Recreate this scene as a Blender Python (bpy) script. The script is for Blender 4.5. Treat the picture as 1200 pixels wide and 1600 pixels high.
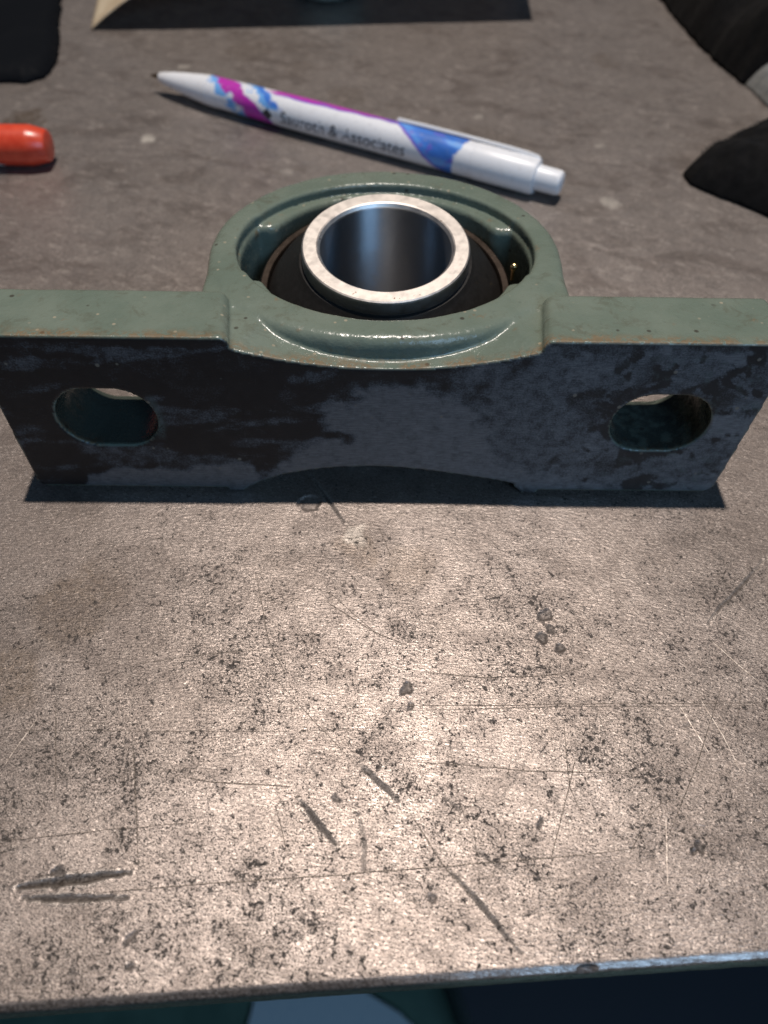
import bpy, math, random
import numpy as np
from mathutils import Matrix, Vector

for o in list(bpy.data.objects):
    bpy.data.objects.remove(o)
random.seed(3)
RNG = np.random.default_rng(7)
S = 0.000761                       # metres per model unit (one unit is about 0.76 mm)
sc = bpy.context.scene
col = sc.collection

# ------------------------------------------------------------------ camera
cam_d = bpy.data.cameras.new('camera')
cam = bpy.data.objects.new('camera', cam_d)
col.objects.link(cam)
R_ = Vector((0.9999, -0.0015, 0.0164)); U_ = Vector((-0.0087, 0.7979, 0.6028)); F_ = Vector((0.0140, 0.6028, -0.7977))
m = Matrix((R_, U_, -F_)).transposed().to_4x4()
m.translation = Vector((-2.6334, -147.4808, 159.94)) * S
cam.matrix_world = m
cam_d.sensor_fit = 'HORIZONTAL'
cam_d.sensor_width = 36.0
cam_d.lens = 36.0 * 1164.32 / 1200.0
cam_d.clip_start = 0.002
cam_d.clip_end = 50.0
cam_d.dof.use_dof = True
cam_d.dof.focus_distance = 172 * S
cam_d.dof.aperture_fstop = 21.0
sc.camera = cam

# ------------------------------------------------------------------ light
world = bpy.data.worlds.new('World')
sc.world = world
world.use_nodes = True
bg = world.node_tree.nodes['Background']
bg.inputs[0].default_value = (0.40, 0.63, 1.0, 1)
bg.inputs[1].default_value = 0.032

def area(name, loc, target, size, energy, color, shape='DISK', size_y=None):
    d = bpy.data.lights.new(name, 'AREA')
    d.shape = shape
    d.size = size * S
    if size_y:
        d.size_y = size_y * S
    d.energy = energy
    d.color = color
    o = bpy.data.objects.new(name, d)
    col.objects.link(o)
    o.location = Vector(loc) * S
    o.rotation_euler = (Vector(target) - Vector(loc)).to_track_quat('-Z', 'Y').to_euler()
    return o

area('bench_lamp', (75, 596, 3500), (12, 60, 0), 84, 74.0, (1.0, 0.905, 0.82))
area('window_light', (500, -960, 700), (20, 0, 0), 480, 3.0, (0.36, 0.64, 1.0), 'RECTANGLE', 640)

vs = sc.view_settings
vs.view_transform = 'Standard'
vs.look = 'None'
vs.exposure = 0.0
vs.gamma = 1.0
vs.use_curve_mapping = False
sc.render.engine = 'CYCLES'
sc.cycles.max_bounces = 8

# ------------------------------------------------------------------ helpers
def link(name, me, mat=None, parent=None):
    o = bpy.data.objects.new(name, me)
    col.objects.link(o)
    if mat:
        for mm in (mat if isinstance(mat, (list, tuple)) else [mat]):
            me.materials.append(mm)
    if parent:
        o.parent = parent
    return o

def tag(o, label=None, cat=None, group=None, kind=None):
    for k, v in (('label', label), ('category', cat), ('group', group), ('kind', kind)):
        if v:
            o[k] = v
    return o

def empty(name, loc=(0, 0, 0), rot=(0, 0, 0)):
    o = bpy.data.objects.new(name, None)
    col.objects.link(o)
    o.location = Vector(loc) * S
    o.rotation_euler = rot
    o.empty_display_size = 0.01
    return o

def mesh(name, V, Fc, smooth=True, sharp=None):
    """V (n,3) in units, Fc (m,4) or list"""
    me = bpy.data.meshes.new(name)
    V = np.asarray(V, np.float64) * S
    if isinstance(Fc, np.ndarray):
        n, k = Fc.shape
        me.vertices.add(len(V)); me.vertices.foreach_set('co', V.astype(np.float32).ravel())
        me.loops.add(n * k); me.loops.foreach_set('vertex_index', Fc.astype(np.int32).ravel())
        me.polygons.add(n)
        me.polygons.foreach_set('loop_start', (np.arange(n) * k).astype(np.int32))
        me.update(calc_edges=True)
        me.validate()
    else:
        me.from_pydata([tuple(v) for v in V], [], [tuple(f) for f in Fc])
        me.update()
    me.polygons.foreach_set('use_smooth', np.full(len(me.polygons), smooth))
    if sharp is not None:
        me.set_sharp_from_angle(angle=math.radians(sharp))
    return me

def attr(me, name, vals):
    a = me.attributes.new(name, 'FLOAT', 'POINT')
    a.data.foreach_set('value', np.asarray(vals, np.float32))

def attr_col(me, name, rgb):
    a = me.attributes.new(name, 'FLOAT_COLOR', 'POINT')
    c = np.ones((len(rgb), 4), np.float32); c[:, :3] = rgb
    a.data.foreach_set('color', c.ravel())

def grid_faces(nu, nv, wrap_u=False):
    """vertex index = v*nu + u"""
    u = np.arange(nu if wrap_u else nu - 1); v = np.arange(nv - 1)
    uu, vv = np.meshgrid(u, v)
    u2 = (uu + 1) % nu
    return np.stack([vv * nu + uu, vv * nu + u2, (vv + 1) * nu + u2, (vv + 1) * nu + uu], -1).reshape(-1, 4)

def lathe(profile, n=128, M=None, phase=0.0):
    """profile list of (r, z); closed when the first point is repeated"""
    p = np.array(profile, float)
    t = np.linspace(0, 2 * np.pi, n, endpoint=False) + phase
    V = np.stack([p[:, None, 0] * np.cos(t), p[:, None, 0] * np.sin(t), np.repeat(p[:, 1:2], n, 1)], -1).reshape(-1, 3)
    if M is not None:
        V = V @ np.array(M.to_3x3()).T + np.array(M.translation)
    return V, grid_faces(n, len(p), True)

def sstep(a, b, x):
    t = np.clip((x - a) / (b - a), 0, 1)
    return t * t * (3 - 2 * t)

def vnoise(P, scale, seed=0, octaves=3, rough=0.5):
    """value noise in -1..1 for points (n,2) or (n,3)"""
    P = np.asarray(P, np.float64) * scale
    if P.shape[1] == 2:
        P = np.concatenate([P, np.zeros((len(P), 1))], 1)
    out = np.zeros(len(P)); amp = 1.0; tot = 0.0
    for o in range(octaves):
        i = np.floor(P).astype(np.int64); f = P - i
        f = f * f * (3 - 2 * f)
        acc = np.zeros(len(P))
        for dx in (0, 1):
            for dy in (0, 1):
                for dz in (0, 1):
                    h = ((i[:, 0] + dx) * 73856093) ^ ((i[:, 1] + dy) * 19349663) ^ ((i[:, 2] + dz) * 83492791) ^ (seed * 7919 + o * 104729)
                    h = (h ^ (h >> 13)) * 1274126177 & 0x7fffffff
                    h = (h ^ (h >> 15)) * 2246822519 & 0x7fffffff
                    w = (f[:, 0] if dx else 1 - f[:, 0]) * (f[:, 1] if dy else 1 - f[:, 1]) * (f[:, 2] if dz else 1 - f[:, 2])
                    acc += w * (h / 0x3fffffff - 1)
        out += amp * acc; tot += amp; amp *= rough; P = P * 2.03 + 17.3
    return out / tot

# ------------------------------------------------------------------ node helpers
class NT:
    def __init__(self, name):
        self.mat = bpy.data.materials.new(name)
        self.mat.use_nodes = True
        self.t = self.mat.node_tree
        self.p = self.t.nodes['Principled BSDF']
    def n(self, typ, **kw):
        nd = self.t.nodes.new(typ)
        for k, v in kw.items():
            setattr(nd, k, v)
        return nd
    def l(self, a, b):
        self.t.links.new(a, b)
    def s(self, sock, v):
        if hasattr(v, 'is_linked') or isinstance(v, bpy.types.NodeSocket):
            self.l(v, sock)
        else:
            sock.default_value = v
    def units(self, scale=1.0, stretch=None, rotz=0.0):
        tc = self.n('ShaderNodeTexCoord')
        mp = self.n('ShaderNodeMapping')
        st = stretch or (1, 1, 1)
        mp.inputs['Scale'].default_value = [scale / S * a for a in st]
        if rotz:
            r = self.n('ShaderNodeMapping'); r.inputs['Rotation'].default_value = (0, 0, rotz)
            self.l(tc.outputs['Object'], r.inputs['Vector']); self.l(r.outputs[0], mp.inputs['Vector'])
        else:
            self.l(tc.outputs['Object'], mp.inputs['Vector'])
        return mp.outputs[0]
    def noise(self, vec, scale=1.0, detail=4, rough=0.55, dist=0.0):
        nd = self.n('ShaderNodeTexNoise')
        self.l(vec, nd.inputs['Vector'])
        nd.inputs['Scale'].default_value = scale
        nd.inputs['Detail'].default_value = detail
        nd.inputs['Roughness'].default_value = rough
        nd.inputs['Distortion'].default_value = dist
        return nd.outputs['Fac']
    def voro(self, vec, scale=1.0, rand=1.0, feature='F1'):
        nd = self.n('ShaderNodeTexVoronoi', feature=feature)
        self.l(vec, nd.inputs['Vector'])
        nd.inputs['Scale'].default_value = scale
        nd.inputs['Randomness'].default_value = rand
        return nd
    def ramp(self, fac, a, b, va=0.0, vb=1.0, smooth=True):
        nd = self.n('ShaderNodeMapRange')
        nd.interpolation_type = 'SMOOTHSTEP' if smooth else 'LINEAR'
        self.s(nd.inputs['Value'], fac)
        for k, v in zip(('From Min', 'From Max', 'To Min', 'To Max'), (a, b, va, vb)):
            self.s(nd.inputs[k], v)
        return nd.outputs[0]
    def math(self, op, a, b=0.0, c=None):
        nd = self.n('ShaderNodeMath', operation=op)
        self.s(nd.inputs[0], a); self.s(nd.inputs[1], b)
        if c is not None:
            self.s(nd.inputs[2], c)
        return nd.outputs[0]
    def mix(self, fac, a, b):
        nd = self.n('ShaderNodeMix', data_type='RGBA')
        self.s(nd.inputs[0], fac); self.s(nd.inputs[6], a); self.s(nd.inputs[7], b)
        return nd.outputs[2]
    def attr(self, name, out='Fac'):
        nd = self.n('ShaderNodeAttribute', attribute_name=name)
        return nd.outputs[out]
    def bump(self, h, strength, dist, normal=None):
        nd = self.n('ShaderNodeBump')
        nd.inputs['Strength'].default_value = strength
        nd.inputs['Distance'].default_value = dist * S
        self.l(h, nd.inputs['Height'])
        if normal is not None:
            self.l(normal, nd.inputs['Normal'])
        return nd.outputs[0]
    def set(self, **kw):
        for k, v in kw.items():
            self.s(self.p.inputs[k.replace('_', ' ')], v)
        return self.mat

def C(r, g, b):
    return (r, g, b, 1.0)

# ================================================================== STEEL TABLE
TAB_O = (1.78, -134.26, 0.0); TAB_A = math.radians(3.347)
THIN = [[(-82.7, 51.8), (-41.0, 49.4), (1.1, 47.4)], [(1.4, 52.9), (44.8, 51.3), (88.7, 49.1)], [(7.1, 51.6), (44.7, 50.6), (88.5, 48.5)], [(-87.9, 73.2), (-73.4, 67.4), (-57.2, 65.9)], [(-72.3, 60.4), (-69.8, 47.1), (-67.8, 35.6)], [(-53.3, 46.9), (-51.6, 38.0), (-50.1, 29.0), (-48.7, 21.8)], [(-77.1, 28.8), (-65.2, 29.1), (-35.3, 30.4)], [(-56.4, 18.2), (-25.7, 18.6), (-0.6, 19.4), (31.5, 19.8), (52.5, 20.5)], [(79.6, 54.0), (67.9, 35.5), (56.5, 20.6)], [(5.3, 29.7), (10.9, 19.6), (18.5, 10.1)], [(-28.8, 89.9), (-24.9, 70.8), (-20.2, 60.8)], [(-11.2, 80.6), (-0.5, 72.1), (8.3, 67.4)], [(10.8, 60.7), (25.4, 58.7), (41.9, 58.8), (49.8, 60.3)], [(-57.2, 65.9), (-38.3, 67.8), (-24.9, 68.3)], [(18.2, 26.4), (17.7, 13.5)], [(-41.4, 39.4), (-35.9, 38.2), (-18.5, 36.2)], [(28.4, 40.4), (26.2, 35.0)], [(32.5, 18.4), (42.3, 39.6)], [(-39.6, 34.7), (-36.1, 24.6), (-34.4, 18.7)], [(-22.4, 32.5), (-19.6, 22.5)], [(48.1, 18.7), (55.7, 26.9), (63.2, 33.7)], [(15.0, 45.4), (15.5, 31.7), (17.4, 25.2)], [(41.3, 48.3), (39.5, 33.0), (41.0, 26.4)], [(85.5, 56.8), (78.7, 41.9)], [(18.6, 92.4), (19.2, 82.8)], [(2.7, 103.4), (5.5, 93.0)], [(-24.7, 62.6), (-4.9, 39.4)], [(-84.9, 61.1), (-79.0, 60.0)], [(6.1, 40.2), (30.6, 36.8), (55.1, 34.8)], [(-19.9, 87.5), (-9.6, 82.4), (2.4, 69.4)], [(-12.7, 90.0), (-6.7, 69.9)]]
BRIGHT = [[(73.2, 52.0), (75.8, 42.1), (77.6, 30.2)], [(58.2, 26.1), (54.6, 12.5)], [(71.7, 26.0), (69.9, 15.1)], [(-75.0, 54.5), (-78.3, 47.6), (-80.0, 43.5)], [(-44.5, 104.6), (-36.4, 109.5)], [(-33.2, 82.6), (-30.5, 84.9)], [(-61.3, 94.4), (-57.3, 98.1)], [(80.6, 65.4), (88.8, 53.5)], [(68.1, 49.9), (71.6, 38.0)], [(-84.5, 272.4), (-77.3, 274.6)], [(-99.8, 393.4), (-77.1, 400.5), (-36.4, 419.2)], [(-100.9, 400.9), (-89.1, 408.3)], [(-122.8, 328.6), (-82.9, 342.6)], [(-96.5, 284.9), (-82.4, 294.6), (-38.6, 317.8)], [(-57.8, 283.8), (-45.3, 291.0)]]
GOUGE = [[(-73.5, 20.1), (-68.9, 20.3), (-64.1, 20.7), (-56.9, 21.1), (-49.2, 21.7)], [(-71.1, 18.1), (-61.1, 17.6), (-50.1, 17.1)], [(-18.0, 34.4), (-13.2, 28.2), (-9.1, 23.1)], [(-15.2, 122.4), (-10.4, 112.6), (-5.4, 103.8)], [(-4.2, 39.7), (0.3, 35.4), (3.8, 31.5)], [(12.0, 18.6), (16.5, 13.5), (21.6, 6.7), (24.8, 2.5)], [(17.0, 22.8), (24.5, 16.7)], [(80.1, 68.5), (85.9, 73.9), (91.5, 78.2), (103.7, 88.6)], [(-5.8, 32.2), (-4.2, 25.2), (-4.7, 17.6)], [(25.3, 21.7), (29.2, 18.0)], [(-52.6, 43.4), (-51.2, 36.0)], [(12.3, 33.2), (17.1, 28.4)], [(-4.8, 40.8), (-0.9, 37.2)], [(-15.8, 41.4), (-13.1, 37.9)], [(67.7, 44.7), (72.0, 45.9)], [(47.4, 46.5), (48.7, 44.7)], [(-36.0, 39.1), (-33.7, 35.0)], [(-33.4, 30.6), (-31.2, 26.7)]]
GW = [1.75, 1.35, 1.1, 1.1, .95, .85, .6, .8, .5, .55, .45, .5, .5, .45, .5, .45, .5, .45]
GD = [1, .95, .9, .9, .7, .8, .5, .75, .45, .5, .8, .45, .45, .4, .45, .6, .35, .35]
DENTS = [(-15.4, 111.8, 3.3, .3), (7.0, 56.8, 1.35, .7), (63.3, 19.6, 1.4, .75), (-64.5, 21.2, 1.5, .9), (-48.5, 5.9, 0.95, 1), (-48.5, 10.1, 1.0, .7), (42.6, 73.9, 2.2, .55), (40.4, 67.8, 1.5, .9), (43.9, 65.2, 1.3, .95), (42.8, 70.2, 1.0, .7), (8.4, 14.0, .8, .6), (-9.8, 33.1, .7, .8), (13.9, 38.8, 0.7, 1), (32.1, 26.5, 0.9, 1), (7.2, 53.1, 1.1, .35)]
STAINS = [(-140.1, 332.0, 9.0, .9), (-70.5, 83.6, 13, .55), (-2.6, 97.4, 8.0, .5), (-85, 64, 11, .6), (132.3, 385.4, 9, .4), (2.8, 350.1, 11, .35), (9.0, 90, 8, .35), (-45, 400, 14, .35), (-20, 380, 10, .3), (62, 300, 22, .25)]
PALE = [(-85.4, 313.4, 3.6, .9), (104.5, 254.8, 4.5, .55), (-25.4, 282.8, 4.0, .3), (-75.3, 382.2, 3.0, .5), (-2.5, 101.0, 4.0, .28), (110, 300, 3, .4), (60, 330, 3, .4)]

def build_table():
    fx = 0.36
    xs = np.concatenate([np.linspace(-520, -230, 24), np.linspace(-226, -101, 62), np.arange(-100, 112, fx), np.linspace(113, 240, 62), np.linspace(245, 520, 24)])
    ys = np.concatenate([[0.0, .1, .3, .6, .9], np.arange(1.25, 128, fx), np.linspace(130, 440, 150), np.linspace(446, 700, 20)])
    nx, ny = len(xs), len(ys)
    X, Y = np.meshgrid(xs, ys)
    P = np.stack([X.ravel(), Y.ravel()], 1)
    z = vnoise(P, .012, 1, 2) * .25 * sstep(-40, 40, P[:, 1])
    dark = np.zeros(len(P)); stain = np.zeros(len(P)); pale = np.zeros(len(P))
    wx = vnoise(P, .9, 5, 3); wy = vnoise(P, .9, 6, 3)
    Pw = P + np.stack([wx, wy], 1) * .18
    Pd = P + np.stack([vnoise(P, .7, 15, 3), vnoise(P, .7, 16, 3)], 1) * 1.5
    for pl, w, dk in zip(GOUGE, GW, GD):
        pts = np.array(pl); L = np.linalg.norm(np.diff(pts, axis=0), axis=1); tot = L.sum(); acc = 0
        lo, hi = pts.min(0) - 4, pts.max(0) + 4
        idx = np.where(((P > lo) & (P < hi)).all(1))[0]
        Q = Pw[idx]; best = np.full(len(idx), 9.0); bt = np.zeros(len(idx))
        for a, b, l in zip(pts[:-1], pts[1:], L):
            t = np.clip(((Q - a) @ (b - a)) / (l * l), 0, 1)
            d = np.linalg.norm(Q - a - t[:, None] * (b - a), axis=1)
            k = d < best
            best[k] = d[k]; bt[k] = (acc + t[k] * l) / tot
            acc += l
        wid = .66 * w * np.clip(4 * bt * (1 - bt), .02, 1) ** .9 * (.75 + .35 * vnoise(Q, .5, 19, 2))
        mk = sstep(1.05, .55, best / wid)
        dark[idx] = np.maximum(dark[idx], mk * dk)
        z[idx] -= .35 * w * mk
        bur = sstep(2.1, 1.3, best / wid) * (1 - mk)
        z[idx] += .08 * w * bur
        pale[idx] = np.maximum(pale[idx], .18 * bur * dk)
    for x, y, r, dk in DENTS:
        d = np.hypot(Pd[:, 0] - x, Pd[:, 1] - y)
        mk = sstep(r, r * .72, d)
        dark = np.maximum(dark, mk * dk * (.55 + .45 * sstep(r * .2, r * .8, d)))
        z -= mk * .28 * min(r, 1.6)
        z += .04 * sstep(r * 1.45, r * 1.1, d) * (1 - mk)
    big = P + np.stack([vnoise(P, .12, 8, 4), vnoise(P, .12, 9, 4)], 1) * 5
    for x, y, r, a in STAINS:
        d = np.hypot(big[:, 0] - x, (big[:, 1] - y) * .9)
        stain = np.maximum(stain, a * sstep(r, r * .55, d))
    ring = np.hypot(big[:, 0] + 140.1, big[:, 1] - 332)
    stain = np.maximum(stain, sstep(9.8, 9.0, ring) * sstep(7.6, 8.6, ring))
    for x, y, r, a in PALE:
        d = np.hypot(big[:, 0] - x, big[:, 1] - y)
        pale = np.maximum(pale, a * sstep(r, r * .6, d))
    # the near rim: a worn rounded edge with nicks
    nick = np.abs(vnoise(P, .35, 12, 3)) * .25 + 1.3 * sstep(2.2, .6, np.hypot(P[:, 0] - 36, (P[:, 1]) * 1.5)) 
    yy = P[:, 1] + np.where(P[:, 1] < 1.0, nick * (1 - P[:, 1]), 0)
    z -= np.clip(1.15 - P[:, 1], 0, 2) * (.58 + nick * .25)
    V = np.stack([P[:, 0], yy, z], 1)
    Fc = grid_faces(nx, ny)
    # rim face and the underside
    n0 = len(V); TH = 13.0
    rows = []
    for k, (dy, dz) in enumerate(((-.25, -1.2), (-.3, -3), (-.3, -TH + 1), (.6, -TH), (60, -TH))):
        rows.append(np.stack([xs, np.full(nx, dy) + .08 * vnoise(np.stack([xs, xs * 0 + k], 1), .4, 4, 2), np.full(nx, dz)], 1))
    V = np.concatenate([V] + rows)
    prev = np.arange(nx)
    extra = []
    for k in range(len(rows)):
        cur = n0 + k * nx + np.arange(nx)
        extra.append(np.stack([prev[1:], prev[:-1], cur[:-1], cur[1:]], 1)); prev = cur
    Fc = np.concatenate([Fc] + extra)
    me = mesh('steel_table', V, Fc)
    pad = np.zeros(len(V) - n0)
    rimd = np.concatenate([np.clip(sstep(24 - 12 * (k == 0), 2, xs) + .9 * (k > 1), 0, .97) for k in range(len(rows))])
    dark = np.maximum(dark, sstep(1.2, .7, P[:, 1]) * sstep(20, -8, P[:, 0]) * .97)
    rim = np.concatenate([sstep(1.3, 1.0, P[:, 1]) * sstep(4, 30, P[:, 0] + 6 * vnoise(P, .15, 14, 2)), np.zeros(len(V) - n0)])
    attr(me, 'rim', rim)
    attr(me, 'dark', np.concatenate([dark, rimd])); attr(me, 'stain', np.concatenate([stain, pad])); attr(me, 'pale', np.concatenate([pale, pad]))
    return me

def table_material():
    m = NT('worn_steel_plate')
    v = m.units()
    tc = m.n('ShaderNodeSeparateXYZ'); m.l(v, tc.inputs[0])
    # tone
    big = m.noise(v, .025, 5, .6)
    mid = m.noise(v, .16, 6, .65, .4)
    fine = m.noise(m.units(1, (1.1, 2.6, 1), .25), .9, 4, .65, .6)
    tone = m.mix(m.ramp(big, .35, .65), C(.30, .25, .222), C(.37, .313, .282))
    tone = m.mix(m.ramp(mid, .35, .72, 0, .55), tone, C(.22, .18, .16))
    farg = m.noise(m.units(1, (.6, 1, 1), .4), .42, 5, .8)
    tone = m.mix(m.math('MULTIPLY', m.ramp(farg, .50, .60), m.ramp(tc.outputs['Y'], 90, 150, .12, .4)), tone, C(.16, .14, .125))
    tone = m.mix(m.ramp(tc.outputs['Y'], 110, 230, 0, .5), tone, C(.345, .315, .30))
    tone = m.mix(m.ramp(fine, .54, .64, 0, .5), tone, C(.16, .14, .125))
    tone = m.mix(m.ramp(fine, .45, .36, 0, .5), tone, C(.72, .63, .57))
    # pits: near the working edge they are dense, further back they thin out
    dens = m.ramp(tc.outputs['Y'], 150, 62, -.075, 0.0)
    dens = m.math('ADD', dens, m.ramp(m.noise(v, .04, 3), .3, .7, -.035, .03))
    clus = m.ramp(m.noise(v, .16, 4, .7), .35, .68, -.055, .035)
    pit = m.ramp(m.math('ADD', m.math('ADD', m.noise(v, .8, 4, .75, .4), dens), clus), .562, .588)
    pit2 = m.ramp(m.math('ADD', m.noise(m.units(1, (1, 1.35, 1), .6), 2.5, 3, .7, .6), m.math('MULTIPLY', dens, .8)), .532, .572, 0, .95)
    pit = m.math('MAXIMUM', pit, pit2)
    scuff = m.math('MULTIPLY', m.ramp(m.noise(m.units(1, (.45, 1, 1), .45), .32, 5, .75, .8), .545, .63), m.ramp(tc.outputs['Y'], 110, 160, .08, .32))
    scuffd = m.math('MULTIPLY', m.ramp(m.noise(m.units(1, (1, .5, 1), 1.9), .06, 5, .7, .6), .50, .62), .5)
    # fine random hairlines
    hair = None
    for a, sd in ((.15, 3.1), (1.1, 9.7), (2.3, 5.3)):
        vv = m.units(1, (.035, 1.6, 1), a)
        h = m.ramp(m.math('ABSOLUTE', m.math('SUBTRACT', m.noise(vv, 1.0, 1.5, .5, .1), .5)), .012, .002)
        h = m.math('MULTIPLY', h, m.ramp(m.noise(m.units(1, (1, 1, 1), sd), .05, 2), .45, .58))
        hair = h if hair is None else m.math('MAXIMUM', hair, h)
    dk = m.math('MAXIMUM', m.math('MULTIPLY', pit, .96), m.attr('dark'))
    grit = m.ramp(m.noise(v, 1.6, 3, .6), .40, .62, .78, 1.0)
    dk = m.math('MULTIPLY', dk, grit)
    dk = m.math('MULTIPLY', dk, m.math('SUBTRACT', 1.0, m.attr('rim')))
    st = m.math('MULTIPLY', m.attr('stain'), m.ramp(m.noise(v, .5, 5, .65), .3, .6, .35, 1))
    col_ = m.mix(m.math('MULTIPLY', st, .85), tone, C(.13, .09, .055))
    col_ = m.mix(scuffd, col_, C(.17, .14, .125))
    col_ = m.mix(scuff, col_, C(.72, .64, .58))
    col_ = m.mix(m.math('MULTIPLY', hair, .55), col_, C(.16, .13, .11))
    col_ = m.mix(m.attr('pale'), col_, C(.8, .74, .66))
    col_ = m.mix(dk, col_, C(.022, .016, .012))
    rimk = m.attr('rim')
    ro = m.ramp(mid, .3, .7, .35, .45)
    ro = m.math('ADD', ro, m.math('MULTIPLY', dk, .35))
    ro = m.math('SUBTRACT', ro, m.math('MULTIPLY', rimk, .14))
    met = m.math('MULTIPLY', m.math('SUBTRACT', 1.0, dk), .70)
    ripple = m.noise(m.units(1, (.55, 1.7, 1), .12), .9, 3, .6, .8)
    hgt = m.math('ADD', m.math('MULTIPLY', ripple, .5), m.math('MULTIPLY', fine, .35))
    nb = m.bump(hgt, .7, .34)
    return m.set(Base_Color=col_, Roughness=ro, Metallic=met, Normal=nb)

def strips(paths, w, seed, z=0.05):
    """thin V-shaped raised-edge score lines, one small tapered ribbon each"""
    rng = np.random.default_rng(seed); V = []; Fc = []
    for pl in paths:
        pts = np.array(pl, float)
        L = np.concatenate([[0], np.cumsum(np.linalg.norm(np.diff(pts, axis=0), axis=1))])
        n = max(8, int(L[-1] / 1.2)); tt = np.linspace(0, L[-1], n)
        c = np.stack([np.interp(tt, L, pts[:, 0]), np.interp(tt, L, pts[:, 1])], 1)
        tan = np.gradient(c, axis=0); tan /= np.linalg.norm(tan, axis=1)[:, None]
        nr = np.stack([-tan[:, 1], tan[:, 0]], 1)
        k = np.linspace(0, 1, n)
        c = c + nr * (np.cumsum(rng.normal(0, .05, n)) * (4 * k * (1 - k)))[:, None]
        ww = w * (.3 + .7 * rng.random()) * (4 * k * (1 - k)) ** .4 * (.6 + .5 * rng.random(n))
        base = len(V)
        for i in range(n):
            for s_ in (-1, 1):
                q = c[i] + nr[i] * ww[i] * s_
                V.append((q[0], q[1], z))
        for i in range(n - 1):
            a = base + 2 * i
            Fc.append((a, a + 1, a + 3, a + 2))
    return V, Fc

mat_table = table_material()
table = link('steel_table', build_table(), mat_table)
table.location = Vector(TAB_O) * S
table.rotation_euler = (0, 0, TAB_A)
tag(table, 'scratched and pitted bare steel table top under everything', 'table', kind='structure')

mk = NT('score_line'); g = mk.noise(mk.units(), 2.2, 3)
mk.set(Base_Color=mk.mix(mk.ramp(g, .4, .6), C(.05, .04, .033), C(.22, .18, .15)), Roughness=.6, Metallic=.5)
mb = NT('bright_score'); mb.set(Base_Color=mb.mix(mb.ramp(mb.noise(mb.units(), .9, 3), .45, .55), C(.85, .76, .68), C(.45, .38, .33)), Roughness=.42, Metallic=1.0)
V, Fc = strips(THIN, .16, 1)
tag(link('score_lines', mesh('score_lines', V, Fc), mk.mat, table), kind='stuff')
V, Fc = strips(BRIGHT, .15, 2)
tag(link('bright_score_lines', mesh('bright_score_lines', V, Fc), mb.mat, table), kind='stuff')

# ================================================================== FLOOR BELOW
fl = NT('painted_floor')
n1 = fl.noise(fl.units(), .012, 5, .6)
fl.set(Base_Color=fl.mix(fl.ramp(n1, .3, .7), C(.09, .17, .13), C(.15, .25, .19)), Roughness=.45)
V = [(-3000, -2500, -1000), (3000, -2500, -1000), (3000, 3000, -1000), (-3000, 3000, -1000)]
tag(link('floor', mesh('floor', V, [(0, 1, 2, 3)]), fl.mat), 'dark green painted floor far below the table edge', 'floor', kind='structure')

# ================================================================== PILLOW BLOCK
TB = math.radians(-4.888)          # the block rests back on its housing rim
BT = math.radians(9.18)            # the insert bearing is swivelled in its seat
block = empty('pillow_block_bearing', (0, 0, 0), (TB, 0, 0))
tag(block, 'grey-green cast iron pillow block bearing lying on its side on the steel table', 'bearing')
OFF = np.array([0, -20.0, 0])      # block coordinates -> block empty (pivot at the rear foot edge)
ZC, HC, B = 24.1, 46.5, 48.2

def smin(a, b, k):
    h = np.clip(.5 + .5 * (b - a) / k, 0, 1)
    return b + (a - b) * h - k * h * (1 - h)
def smax(a, b, k):
    return -smin(-a, -b, k)

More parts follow.
